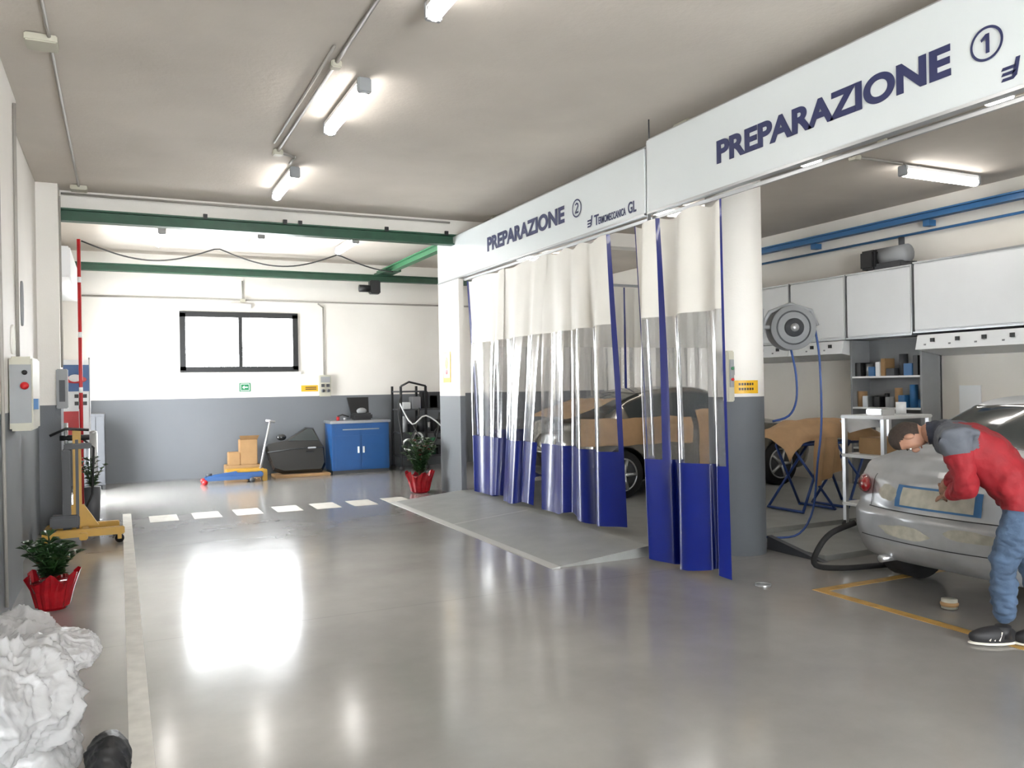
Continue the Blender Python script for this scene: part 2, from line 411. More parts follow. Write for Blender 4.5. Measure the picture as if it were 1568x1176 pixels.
# ---------------------------------------------------------------- curtains
def curtain(name, top, bot, nf, amp, z_top=3.12, z_bot=.12, strips=(), seed=0, scal=.03, sag=0.0, NU=220):
    b = MB(name)
    zs = []
    for (za, zb_, n, m) in ((z_top, 2.2, 7, M_cream), (2.2, .92, 10, M_clear), (.92, z_bot, 8, M_pblue)):
        for k in range(n): zs.append((za+(zb_-za)*k/n, m))
    zs.append((z_bot, None))
    tp = [Vector(p) for p in top]; bt = [Vector(p) for p in bot]
    def lerp(pl, t):
        k = t*(len(pl)-1); i = min(int(k), len(pl)-2); return pl[i].lerp(pl[i+1], k-i)
    d = (tp[-1]-tp[0]).normalized(); nrm = Vector((-d.y, d.x))
    V = []
    for (z, m) in zs:
        f = (z_top-z)/(z_top-z_bot); row = []
        for j in range(NU+1):
            t = j/NU
            p = lerp(tp, t).lerp(lerp(bt, t), f)
            ph = 2*math.pi*nf*t+1.2*math.sin(5*t+seed)+.6*f*math.sin(7*t*2+seed*2)
            A = amp*(.35+.65*min(1, f*2.0))*(.75+.45*math.sin(3.1*t*nf*.37+seed))
            w = math.sin(ph)+.25*math.sin(2*ph+1.3+seed+f)
            q = p+nrm*A*w+d*.3*A*math.cos(2*ph)
            zz = z
            if f == 0: zz = z-sag*(.5-.5*math.cos(ph*1.0))*.5
            if f > .7: zz = z+scal*(f-.7)/.3*math.sin(ph*.5+seed)
            row.append(b.bm.verts.new((q.x, q.y, zz)))
        V.append(row)
    for r in range(len(zs)-1):
        for j in range(NU):
            t = (j+.5)/NU; m = zs[r][1]
            for (s0, s1) in strips:
                if s0 <= t <= s1: m = M_pblue
            f = b.bm.faces.new((V[r][j], V[r][j+1], V[r+1][j+1], V[r+1][j])); f.material_index = b.mi(m); f.smooth = True
    return b.done(recalc=False)
curtain('strip_curtain', [(4.52, 10.92), (4.52, 9.6)], [(4.53, 10.75), (4.48, 9.75)], 2, .08, strips=((0, .04),), z_bot=.15, seed=1, sag=.06)
curtain('strip_curtain', [(4.50, 9.65), (4.50, 8.4)], [(4.40, 9.75), (4.40, 8.7)], 2, .085, z_bot=.16, seed=2.4, sag=.06)
curtain('strip_curtain', [(4.52, 8.5), (4.5, 7.07)], [(4.44, 8.5), (4.38, 6.75)], 3, .085, strips=((.97, 1.0),), z_bot=.17, seed=4, sag=.08)
curtain('strip_curtain', [(4.48, 6.6), (4.5, 5.33)], [(4.30, 6.20), (4.36, 5.12)], 3, .085, strips=((0, .015), (.27, .31), (.985, 1)), z_bot=.04, seed=.6, sag=.10)
curtain('partition_curtain', [(4.9, 11.5), (9.4, 11.5)], [(4.9, 11.5), (9.4, 11.5)], 16, .04, z_top=3.2, z_bot=.13, strips=((.47, .475), (.6, .606)), seed=2, NU=400)
b = MB('curtain_rail'); b.box(4.51, 4.53, .3, 10.95, 3.12, 3.15, M_alu); b.box(4.6, 9.5, 11.48, 11.52, 3.21, 3.25, M_alu); b.done()

# ---------------------------------------------------------------- lamps
def tube(x, y, ax='y', L=1.2, z=ZC):
    b = MB('fluorescent_lamp')
    h = L/2; z = z-.002
    if ax == 'y':
        b.box(x-.05, x+.05, y-h, y+h, z-.07, z-.02, M_white, .01)
        b.sweep([(x, y-h+.02, z-.10), (x, y-h+.03, z-.10), (x, y+h-.03, z-.10), (x, y+h-.02, z-.10)], [.03, .048, .048, .03], M_tube, seg=12)
        b.box(x-.055, x+.055, y-h-.01, y-h+.04, z-.14, z-.02, M_grey, .01); b.box(x-.055, x+.055, y+h-.04, y+h+.01, z-.14, z-.02, M_grey, .01)
        b.box(x-.02, x+.02, y-.4, y-.36, z-.03, z, M_grey); b.box(x-.02, x+.02, y+.36, y+.4, z-.03, z, M_grey)
    else:
        b.box(x-h, x+h, y-.05, y+.05, z-.07, z-.02, M_white, .01)
        b.sweep([(x-h+.02, y, z-.10), (x-h+.03, y, z-.10), (x+h-.03, y, z-.10), (x+h-.02, y, z-.10)], [.03, .048, .048, .03], M_tube, seg=12)
        b.box(x-h-.01, x-h+.04, y-.055, y+.055, z-.14, z-.02, M_grey, .01); b.box(x+h-.04, x+h+.01, y-.055, y+.055, z-.14, z-.02, M_grey, .01)
        b.box(x-.4, x-.36, y-.02, y+.02, z-.03, z, M_grey); b.box(x+.36, x+.4, y-.02, y+.02, z-.03, z, M_grey)
    b.done()
tube(1.77, 9.7); tube(1.77, 6.88); tube(1.83, 4.3); tube(1.8, 1.6)
tube(.6, 13.7, 'y'); tube(2.0, 13.6, 'y'); tube(3.45, 13.5, 'y'); tube(7.0, 13.6, 'x')
tube(8.75, 6.5, 'x', 1.3); tube(7.0, 9.3, 'x'); tube(8.0, 3.2, 'x')
for (x, y) in ((6.9, 6.7), (6.88, 4.55)):
    b = MB('bulkhead_lamp'); b.cyl((x, y, ZC-.002), (x, y, ZC-.05), .13, M_white, seg=24); b.ell((x, y, ZC-.06), (.12, .12, .05), M_tube); b.done()

def conduit(pts, r=.013, name='conduit', m=M_pvc, boxes=()):
    b = MB(name)
    for i in range(len(pts)-1): b.cyl(pts[i], pts[i+1], r, m, seg=8)
    for p in pts[1:-1]: b.ell(p, (r*1.2,)*3, m, seg=8)
    for (x, y, z, s) in boxes: b.box(x-s, x+s, y-s, y+s, z-.04, z+.015, M_beige, .008)
    return b.done()
zc = ZC-.02
conduit([(1.5, -3, zc), (1.5, 8.6, zc), (1.70, 8.75, zc), (1.70, 9.0, zc)], boxes=((1.5, 6.1, zc, .04), (1.5, 8.6, zc, .05)), r=.016)
conduit([(1.42, 5.8, zc), (1.42, 8.3, zc)], .012)
conduit([(-.4, -3, zc), (-.4, 11.0, zc)], boxes=((-.4, 11.0, zc, .09), (-.45, 6.5, zc, .1)))
conduit([(-.6, 11.2, zc-.04), (4.4, 11.2, zc-.04)], .014)
conduit([(4.95, -3, zc), (4.95, 11.2, zc)], boxes=((4.9, 6.25, zc, .11), (4.95, 10.8, zc, .06)), r=.016)
conduit([(4.95, 6.45, zc), (8.05, 6.45, zc)], .014, boxes=((7.3, 6.45, zc, .05),))
conduit([(7.1, 1, zc), (7.1, 8.3, zc)], .014, boxes=((7.1, 5.9, zc, .05),))
conduit([(XL, YB-.02, 3.28), (9.9, YB-.02, 3.28)], .015, boxes=((2.1, YB-.05, 3.28, .045),))
conduit([(2.1, YB-.02, 3.28), (2.1, YB-.02, 3.64)], .013)
conduit([(3.5, YB-.02, 3.25), (3.6, YB-.02, 3.18), (3.6, YB-.02, 1.87)], .012)
conduit([(-.735, 7.7, 3.95), (-.735, 7.7, 1.9)], .013)
conduit([(-.735, 6.6, ZC-.3), (-.735, 6.75, .1)], .012)
conduit([(-.60, 10.9, 3.9), (-.60, 10.92, 1.9)], .012)
b = MB('hanging_cable')
P = []
for k in range(60):
    t = k/59; x = -.5+t*5
    P.append((x, 14.3, 3.95-.28*abs(math.sin(t*math.pi*2.5))*0.9))
b.sweep(P, .012, M_cable, seg=6); b.done()

# ---------------------------------------------------------------- left side objects
b = MB('electric_panel'); b.box(-.745, -.59, 7.15, 7.75, 1.32, 1.88, M_beige, .015); b.box(-.74, -.6, 7.14, 7.16, 1.38, 1.82, M_grey)
b.cyl((-.64, 7.15, 1.66), (-.64, 7.10, 1.66), .028, M_red); b.cyl((-.64, 7.15, 1.76), (-.64, 7.12, 1.76), .018, M_black); b.box(-.60, -.56, 7.2, 7.3, 1.48, 1.56, M_blueS); b.done()
b = MB('switch_box'); b.box(-.66, -.54, 10.85, 10.945, 1.42, 1.88, M_grey, .01); b.box(-.63, -.57, 10.84, 10.86, 1.5, 1.75, M_dark); b.done()
b = MB('wall_notice'); b.box(-.748, -.74, 6.0, 6.76, 2.35, 2.7, M_dark); b.done()
b = MB('coiled_cable'); b.sweep([(-.72, 7.9+.05*math.cos(a), 2.35+.18*math.sin(a)) for a in [2*math.pi*k/30 for k in range(30)]], .01, M_grey, closed=True, seg=6)
b.sweep([(-.7, 7.0+.06*math.cos(a), 2.0+.1*math.sin(a)) for a in [2*math.pi*k/30 for k in range(30)]], .012, M_cream, closed=True, seg=6); b.done()
b = MB('barrier_pole'); b.cyl((-.44, 11.75, 0), (-.44, 11.75, .05), .1, M_dark); b.cyl((-.44, 11.75, 0), (-.44, 11.75, 3.55), .022, M_red)
for k in range(3): b.cyl((-.44, 11.75, 1.6+k*.7), (-.44, 11.75, 1.67+k*.7), .0235, M_white)
b.done()
b = MB('bollard'); b.cyl((-.30, 11.45, 0), (-.30, 11.45, 1.1), .045, M_alu); b.ell((-.30, 11.45, 1.1), (.045, .045, .03), M_alu); b.cyl((-.3, 11.45, 0), (-.3, 11.45, .02), .09, M_alu); b.done()
b = MB('locker'); b.box(-.62, -.22, 15.0, 15.6, .08, 1.25, M_dark, .01)
for k in range(3): b.box(-.6+.13*k, -.49+.13*k, 14.985, 15.0, .12, 1.2, M_dark, .004)
for p in ((-.6, 15.03), (-.27, 15.03), (-.6, 15.55), (-.27, 15.55)): b.box(p[0], p[0]+.04, p[1], p[1]+.04, 0, .08, M_black)
b.done()
b = MB('advertising_banner'); b.box(-.72, -.36, 12.6, 12.62, .9, 2.05, M_white); b.box(-.71, -.37, 12.59, 12.60, 1.62, 1.98, M_blue); b.box(-.7, -.5, 12.59, 12.6, 1.0, 1.35, M_red)
b.cyl((-.71, 12.61, 0), (-.71, 12.61, 2.08), .012, M_alu); b.cyl((-.37, 12.61, 0), (-.37, 12.61, 2.08), .012, M_alu); b.box(-.74, -.34, 12.5, 12.75, 0, .02, M_alu)
b.ell((-.54, 12.585, 1.78), (.14, .006, .05), M_red); b.ell((-.54, 12.58, 1.80), (.08, .006, .05), M_white)
for i in range(3):
    for j in range(4):
        if (i+j) % 2: b.box(-.55+i*.05, -.5+i*.05, 12.585, 12.59, 1.38+j*.05, 1.43+j*.05, M_black)
b.done()
b = MB('dent_puller_stand')
cx, cy = -.42, 9.95
b.box(cx-.04, cx+.04, cy-.04, cy+.04, .1, 1.22, M_yeld, .008)
b.box(cx-.015, cx+.015, cy-.045, cy-.038, .15, 1.1, M_black)
b.box(cx-.14, cx-.06, cy-.05, cy+.03, .1, 1.0, M_black, .01)
b.cyl((cx-.1, cy, .95), (cx-.1, cy, 1.28), .02, M_alu)
b.box(cx-.3, cx+.45, cy-.27, cy-.19, .09, .17, M_yeld, .01); b.box(cx-.3, cx+.40, cy+.19, cy+.27, .09, .17, M_yeld, .01)
b.box(cx-.32, cx-.24, cy-.3, cy+.3, .08, .16, M_yeld, .01); b.box(cx+.02, cx+.1, cy-.3, cy+.3, .06, .14, M_yeld, .01)
b.prism([(cx-.2, .17), (cx+.2, .17), (cx+.06, .4), (cx-.06, .4)], 'y', cy-.03, cy+.03, M_yeld)
b.box(cx-.26, cx+.02, cy-.1, cy+.1, .17, .3, M_dark, .02)
for (dx, dy) in ((-.28, -.26), (-.28, .26), (.4, -.23), (.36, .23)):
    b.cyl((cx+dx, cy+dy-.02, .045), (cx+dx, cy+dy+.02, .045), .045, M_black)
    b.box(cx+dx-.02, cx+dx+.02, cy+dy-.03, cy+dy+.03, .04, .1, M_yeld)
b.sweep([(cx-.25, cy-.05, 1.15), (cx-.1, cy-.05, 1.22), (cx+.12, cy-.05, 1.2)], .015, M_black)
b.cyl((cx-.16, cy, 1.12), (cx+.12, cy, 1.12), .03, M_black)
b.box(cx-.12, cx+.14, cy-.06, cy+.06, 1.0, 1.06, M_black, .01)
b.sweep([(cx+.06, cy, 1.1), (cx+.16, cy+.05, 1.0), (cx+.14, cy+.05, .5), (cx+.05, cy+.06, .3)], .012, M_rubber)
b.done()

def leafy(name, x, y, h, spread, pot_r, pot_h, n=16, flowers=0, seed=3, foil=True, LS=.085):
    rnd = random.Random(seed)
    b = MB(name)
    b.cyl((x, y, .0), (x, y, pot_h), pot_r*.75, M_redfoil if foil else M_dark, r2=pot_r, seg=24)
    N = 40
    if foil:
        vs = []
        for k in range(N):
            a = 2*math.pi*k/N; rr = pot_r*(.86+.05*math.sin(k*2.1)); vs.append((x+rr*math.cos(a), y+rr*math.sin(a), .02))
        for k in range(N):
            a = 2*math.pi*k/N; rr = pot_r*(1.08+.06*math.sin(k*2.1)); vs.append((x+rr*math.cos(a), y+rr*math.sin(a), pot_h*.7))
        for k in range(N):
            a = 2*math.pi*k/N; rr = pot_r*(1.3+.12*math.sin(k*1.57)+.08*rnd.random()); vs.append((x+rr*math.cos(a), y+rr*math.sin(a), pot_h*(1.15+.18*math.sin(k*.9)+.1*rnd.random())))
        b.poly(vs, [(q*N+k, q*N+(k+1) % N, (q+1)*N+(k+1) % N, (q+1)*N+k) for q in (0, 1) for k in range(N)], M_redfoil)
    b.cyl((x, y, pot_h*.9), (x, y, pot_h*.96), pot_r*.9, M_soil)
    for i in range(n):
        a = rnd.random()*2*math.pi; sp = spread*(.3+.7*rnd.random()); hh = (h-pot_h)*(.55+.45*rnd.random())
        pts = []
        for k in range(7):
            t = k/6; pts.append(Vector((x+math.cos(a)*sp*t**1.5, y+math.sin(a)*sp*t**1.5, pot_h*.9+hh*(t-.12*t*t))))
        b.sweep(pts, [.006]*6+[.003], M_leaf, seg=5)
        for k in range(1, 7):
            for sgn in (-1, 1, 0):
                if sgn == 0 and k < 6: continue
                base = pts[k]; ang = a+sgn*(1.1+.3*rnd.random())
                dv = Vector((math.cos(ang), math.sin(ang), .55+.3*rnd.random())).normalized()
                L = LS*(1.1-.06*k)*(1+.3*rnd.random()); sd = dv.cross(Vector((0, 0, 1))).normalized()*L*.28
                p1 = base+dv*L*.5; p2 = base+dv*L-Vector((0, 0, L*.25)); u_ = Vector((0, 0, .008))
                b.poly([base, p1+sd+u_, p2, p1-sd+u_, p1-u_], [(0, 1, 4), (1, 2, 4), (2, 3, 4), (3, 0, 4)], M_leaf)
    for i in range(flowers):
        a = rnd.random()*6.28; r = spread*rnd.random()*.7; zz = pot_h+(h-pot_h)*(.3+.5*rnd.random())
        for q in range(5):
            aa = q*1.256; c = Vector((x+r*math.cos(a), y+r*math.sin(a), zz)); dv = Vector((math.cos(aa), math.sin(aa), .3))*.05; sd = Vector((-math.sin(aa), math.cos(aa), 0))*.018
            b.poly([c, c+dv*.6+sd, c+dv, c+dv*.6-sd], [(0, 1, 2, 3)], M_redfoil)
    b.done(recalc=False)
leafy('potted_plant', -.47, 7.0, .60, .17, .13, .2, n=26, seed=5, LS=.1)
leafy('potted_plant', 4.10, 11.85, .98, .26, .16, .24, n=26, flowers=16, seed=9, LS=.12)
leafy('potted_fern', -.3, 10.75, .95, .2, .09, .5, n=7, seed=11, foil=False)

# plastic sheeting pile
def ridge(p, k=3):
    return (1-min(1, abs(noise.noise(p))*2.6))**k
def crumple(name, blobs, m, seed=0, sub=6):
    b = MB(name)
    for (c, r, k) in blobs:
        bb = bmesh.new(); bmesh.ops.create_icosphere(bb, subdivisions=sub, radius=1)
        off = Vector((k*3.1+seed, k*1.7, k)); C = Vector(c); rm = min(r)
        for v in bb.verts:
            n0 = v.co.copy()
            q = Vector((n0.x*r[0], n0.y*r[1], n0.z*r[2]))
            w = q+Vector((noise.noise(q*4+off), noise.noise(q*4-off), noise.noise(q*4+off*2)))*.06
            h = .10*noise.noise(q*3.2+off)+.035*ridge(Vector((w.x*7, w.y*4.5, w.z*7))+off, 2)+.022*ridge(Vector((w.x*10, w.y*14, w.z*12))-off, 2)+.010*ridge(w*27+off, 2)+.004*noise.noise(w*60)
            q = q+n0*(h-.035)*min(1, rm*4)+C
            if q.z < .008: q.z = .008+.004*abs(n0.z)
            q.x = max(q.x, -.735)
            v.co = q
        b._merge(bb, m, True)
    b.done()
crumple('plastic_sheeting_pile', [((-.46, 4.12, .27), (.27, .50, .36), 1), ((-.44, 3.72, .42), (.25, .36, .27), 2), ((-.24, 4.12, .46), (.17, .22, .12), 3), ((-.42, 4.0, .12), (.24, .55, .16), 9)], M_bag)
crumple('black_rubbish_sack', [((-.06, 3.78, .08), (.09, .17, .11), 7)], M_black, sub=5)

# ---------------------------------------------------------------- back wall objects
b = MB('exit_sign'); b.box(2.02, 2.22, YB-.012, YB-.001, 1.57, 1.73, M_exit); b.box(2.04, 2.20, YB-.014, YB-.012, 1.585, 1.715, M_white)
b.box(2.05, 2.19, YB-.016, YB-.014, 1.595, 1.705, M_exit)
b.poly([(2.07, YB-.018, 1.65), (2.11, YB-.018, 1.685), (2.11, YB-.018, 1.66), (2.17, YB-.018, 1.66), (2.17, YB-.018, 1.64), (2.11, YB-.018, 1.64), (2.11, YB-.018, 1.615)], [tuple(range(7))], M_white); b.done()
b = MB('warning_plate'); b.box(3.16, 3.48, YB-.01, YB-.001, 1.55, 1.67, M_yel)
for z in (1.63, 1.595): b.box(3.24, 3.45, YB-.012, YB-.01, z-.01, z+.008, M_black)
b.done()
b = MB('socket_panel'); b.box(3.5, 3.72, YB-.08, YB-.001, 1.45, 1.86, M_beige, .01); b.box(3.52, 3.70, YB-.09, YB-.08, 1.72, 1.83, M_grey)
for k in (3.56, 3.66):
    b.cyl((k, YB-.08, 1.56), (k, YB-.13, 1.56), .035, M_grey); b.cyl((k, YB-.13, 1.56), (k, YB-.135, 1.56), .025, M_dark); b.box(k-.03, k+.03, YB-.1, YB-.08, 1.63, 1.69, M_dark)
b.done()
b = MB('emergency_lamp'); b.box(1.85, 2.25, YB-.06, YB-.001, 3.11, 3.21, M_white, .01); b.done()
b = MB('tool_cabinet'); x0, x1, ya, yb = 3.55, 4.65, 15.2, 15.75
b.box(x0, x1, ya, yb, .06, .94, M_blue, .01); b.box(x0+.02, x1-.02, ya+.02, yb, .0, .06, M_dark)
b.box(x0-.03, x1+.03, ya-.03, yb+.02, .94, .99, M_alu, .008)
for k in range(2):
    a = x0+.06+k*.5; b.box(a, a+.48, ya-.015, ya, .10, .72, M_blue, .008); b.box(a+(.42 if k == 0 else .02), a+(.45 if k == 0 else .05), ya-.035, ya-.015, .38, .5, M_white)
b.box(x0+.06, x1-.06, ya-.015, ya, .75, .90, M_blue, .008); b.box(x0+.2, x1-.2, ya-.03, ya-.015, .815, .835, M_alu)
b.done()
b = MB('black_case'); b.box(4.0, 4.38, 15.35, 15.6, .992, 1.12, M_black, .03)
b.poly([(4.02, 15.55, 1.10), (4.36, 15.55, 1.10), (4.40, 15.72, 1.42), (3.98, 15.72, 1.42), (4.02, 15.6, 1.08), (4.36, 15.6, 1.08), (4.40, 15.76, 1.42), (3.98, 15.76, 1.42)], [(0, 1, 2, 3), (4, 5, 6, 7), (0, 1, 5, 4), (2, 3, 7, 6), (0, 3, 7, 4), (1, 2, 6, 5)], M_black)
b.ell((4.19, 15.45, 1.16), (.1, .06, .06), M_grey); b.done()
b = MB('spray_gun'); b.cyl((3.72, 15.4, .992), (3.72, 15.4, 1.07), .03, M_red); b.cyl((3.85, 15.4, .992), (3.85, 15.4, 1.04), .025, M_alu); b.sweep([(3.7, 15.38, 1.07), (3.8, 15.38, 1.1), (3.92, 15.38, 1.06)], .015, M_black); b.done()
b = MB('car_door')
def dp(u, v): return Vector((2.38+1.08*u, 15.25+.42*v, .06+.82*v))
out = [(0.03, .35), (.10, .08), (.25, .0), (.92, .0), (.99, .15), (1.0, .55), (.97, .62), (.86, .98), (.72, 1.0), (.35, .72), (.08, .66), (0.0, .6)]
vs = [dp(*p) for p in out]; n = len(vs); off = Vector((0, -.09, .03))
vin = [dp(.5+(p[0]-.5)*.93, .45+(p[1]-.45)*.9)+off for p in out]
b.poly(vs+vin, [tuple(range(n)), tuple(range(n, 2*n))]+[(k, (k+1) % n, n+(k+1) % n, n+k) for k in range(n)], M_door)
wn = [dp(*p)+off*1.08 for p in ((.38, .68), (.9, .66), (.82, .92), (.73, .93))]
b.poly(wn, [(0, 1, 2, 3)], M_glass)
b.box(3.12, 3.27, 15.25, 15.29, .50, .53, M_silver, .008)
b.sweep([dp(.03, .45)+off*1.05, dp(.5, .5)+off*1.1, dp(.98, .5)+off*1.05], .008, M_dark)
b.ell(dp(.28, .8)+Vector((0, -.1, 0)), (.09, .06, .06), M_door)
b.done()
b = MB('cardboard_sheet'); b.box(2.5, 3.5, 15.1, 15.6, .0, .05, M_card, .01); b.done()
b = MB('cardboard_box'); b.box(1.95, 2.25, 15.45, 15.75, .25, .70, M_card, .01); b.box(1.75, 1.95, 15.45, 15.7, .25, .48, M_card, .01); b.box(1.7, 2.3, 15.4, 15.8, 0, .25, M_card, .01)
b.poly([(1.95, 15.45, .70), (2.25, 15.45, .70), (2.27, 15.35, .78), (1.93, 15.35, .78)], [(0, 1, 2, 3)], M_card); b.done()
b = MB('trolley_jack')
b.box(1.30, 2.05, 14.75, 14.79, .06, .13, M_blue, .01); b.box(1.30, 2.05, 14.98, 15.02, .06, .13, M_blue, .01); b.box(1.75, 2.25, 14.8, 14.98, .08, .17, M_blue, .02)
b.box(1.65, 2.28, 14.88, 15.15, .17, .22, M_yeld, .01); b.prism([(1.30, .09), (1.9, .11), (1.8, .2), (1.35, .14)], 'y', 14.84, 14.94, M_blue)
b.cyl((1.36, 14.89, .13), (1.36, 14.89, .18), .05, M_dark)
for x in (1.28, 2.05):
    for y in (14.72, 15.05): b.cyl((x, y-.02, .045), (x, y+.02, .045), .045, M_red if x < 1.5 else M_dark)
b.box(2.25, 2.33, 14.88, 15.02, .0, .2, M_yeld, .01)
b.sweep([(2.2, 14.9, .15), (2.32, 15.0, .65), (2.42, 15.05, 1.05)], .022, M_alu); b.cyl((2.34, 15.05, 1.05), (2.50, 15.05, 1.02), .02, M_alu); b.done()
b = MB('equipment_rack')
rnd = random.Random(4)
for x in (4.85, 5.35, 5.9):
    for y in (15.05, 15.6):
        b.box(x-.02, x+.02, y-.02, y+.02, .08, 1.62 if x < 5.5 else 1.3, M_black); b.cyl((x, y-.02, .045), (x, y+.02, .045), .045, M_rubber)
for z in (.25, .7, 1.15, 1.5): b.box(4.85, 5.9 if z < 1.2 else 5.35, 15.05, 15.6, z, z+.03, M_dark)
for z in (.28, .73, 1.18):
    x = 4.9
    while x < 5.8:
        w = .08+.1*rnd.random(); h = .12+.22*rnd.random(); mm = rnd.choice([M_white, M_black, M_grey, M_black, M_dark, M_alu, M_greenA])
        if rnd.random() < .5: b.box(x, x+w, 15.1, 15.3, z, z+h, mm, .01)
        else: b.cyl((x+w/2, 15.2, z), (x+w/2, 15.2, z+h), w/2, mm)
        x += w+.03
b.sweep(catmull([(4.85, 15.0, 1.5), (4.75, 14.9, 1.2), (4.8, 14.9, .7), (4.9, 15.0, .4), (5.1, 14.95, .8), (5.2, 15, 1.2)], 4), .015, M_cable)
b.sweep(catmull([(5.0, 14.98, 1.0), (5.25, 14.85, .5), (5.5, 14.9, .6), (5.6, 14.98, 1.1)], 4), .015, M_cable)
b.sweep(catmull([(4.8, 14.98, 1.3), (5.0, 14.85, .9), (5.3, 14.9, 1.05), (5.7, 14.95, .75), (5.9, 15.0, .3)], 4), .014, M_white)
b.box(5.4, 5.9, 15.1, 15.5, 1.18, 1.5, M_dark, .02); b.sweep([(4.85, 15.05, 1.62), (5.0, 15.0, 1.7), (5.35, 15.05, 1.62)], .02, M_black)
for (x, z) in ((4.95, .5), (5.15, .62), (5.4, .45), (5.6, .7)): b.sweep([(x+.1*math.cos(a), 14.98, z+.1*math.sin(a)) for a in [2*math.pi*k/20 for k in range(20)]], .02, M_white if x < 5.2 else M_black, closed=True, seg=6)
b.done()

# ---------------------------------------------------------------- right wall cabinetry
XW = XR-.003
def cab(y0, y1, z0=2.22, z1=3.12, x=9.5):
    b = MB('wall_cupboard'); b.box(x+.03, XW, y0, y1, z0, z1, M_white); b.box(x, x+.03, y0+.015, y1-.015, z0+.02, z1-.02, M_white, .006)
    b.box(x-.005, XW, y0-.005, y0+.012, z0, z1+.02, M_alu); b.box(x-.01, XW, y0, y1, z0-.02, z0, M_alu); b.box(x, XW, y0, y1, z1, z1+.02, M_alu); b.done()
cab(3.6, 5.54); cab(5.56, 7.49); cab(7.51, 8.6, 2.2, 3.1); cab(8.62, 9.7, 2.2, 3.1); cab(9.72, 10.8, 2.2, 3.1)
def rail(y0, y1):
    b = MB('service_duct'); b.prism([(9.45, 1.98), (XW, 1.9), (XW, 2.17), (9.5, 2.17)], 'y', y0, y1, M_white)
    k = y0+.2
    while k < y1-.15:
        b.box(9.45, 9.475, k, k+.05, 2.07, 2.12, M_black); b.box(9.46, 9.48, k+.12, k+.15, 2.03, 2.05, M_grey); k += .35
    b.done()
rail(3.6, 5.54); rail(5.56, 7.43); rail(8.65, 9.7); rail(9.72, 10.8)
b = MB('wall_shelf_unit')
b.box(9.6, 9.98, 7.45, 7.48, 0, 2.17, M_grey); b.box(9.6, 9.98, 8.6, 8.63, 0, 2.17, M_grey); b.box(9.96, 9.99, 7.45, 8.63, 0, 2.17, M_grey)
for z in (1.18, 1.62, .6, .12): b.box(9.6, 9.96, 7.48, 8.6, z, z+.025, M_white)
for zz in (1.645, 1.205, .625):
    y = 7.55
    while y < 8.5:
        w = .06+.08*rnd.random(); h = .1+.22*rnd.random(); mm = rnd.choice([M_blueS, M_card, M_white, M_black, M_dark, M_alu, M_paper, M_grey])
        if rnd.random() < .5: b.box(9.65, 9.85, y, y+w, zz, zz+h, mm, .005)
        else: b.cyl((9.75, y+w/2, zz), (9.75, y+w/2, zz+h), w/2, mm)
        y += w+.015
b.done()
b = MB('vacuum_motor'); b.box(9.6, 9.95, 7.75, 8.3, 3.125, 3.22, M_dark, .01); b.cyl((9.75, 7.75, 3.32), (9.75, 8.25, 3.32), .13, M_grey); b.box(9.55, 9.9, 8.15, 8.4, 3.15, 3.42, M_black, .03); b.cyl((9.75, 7.85, 3.4), (9.75, 7.85, 3.55), .04, M_dark); b.done()
b = MB('wall_paper_notice'); b.box(9.985, 9.998, 6.9, 7.2, 1.1, 1.5, M_white); b.done()

# hose reel
b = MB('hose_reel')
c = Vector((5.90, 6.02, 2.11)); ax = Vector((-.45, -.89, 0)).normalized(); sd = Vector((.89, -.45, 0))
b.cyl(c-ax*.08, c+ax*.08, .15, M_grey, seg=36); b.cyl(c-ax*.1, c-ax*.075, .215, M_grey, seg=36); b.cyl(c+ax*.075, c+ax*.1, .215, M_grey, seg=36)
b.cyl(c+ax*.1, c+ax*.13, .09, M_dark, seg=24); b.cyl(c+ax*.13, c+ax*.14, .04, M_alu)
b.sweep([c+ax*.1+(sd*math.cos(a)+Vector((0, 0, 1))*math.sin(a))*.16 for a in [2*math.pi*k/30 for k in range(30)]], .008, M_dark, closed=True, seg=6)
b.sweep([c-sd*.28+Vector((0, 0, .0)), c-sd*.26+Vector((0, 0, .05)), c-sd*.2+Vector((0, 0, .16)), c+Vector((0, 0, .235)), c+sd*.2+Vector((0, 0, .17)), c+sd*.26+Vector((0, 0, .02))], .02, M_grey)
b.box(5.50, 5.56, 6.0, 6.16, 2.0, 2.3, M_grey, .01); b.cyl((5.52, 6.08, 2.12), (5.75, 6.08, 2.12), .02, M_grey)
b.done()
b = MB('air_hose'); h0 = c+sd*.24+Vector((0, 0, -.02))
b.sweep(catmull([tuple(h0+Vector(q)) for q in ((0, 0, 0), (.05, 0, -.3), (.06, 0, -.9), (.02, .02, -1.3), (-.02, .05, -1.75), (-.15, .1, -1.98), (-.35, .2, -2.02), (-.5, .3, -2.0))], 4), .011, M_bluej)
b.sweep(catmull([tuple(c+Vector(q)) for q in ((0, 0, -.2), (.06, 0, -.45), (.06, 0, -.7), (-.04, 0, -.85), (-.2, .05, -.9))], 4), .011, M_bluej)
b.done()

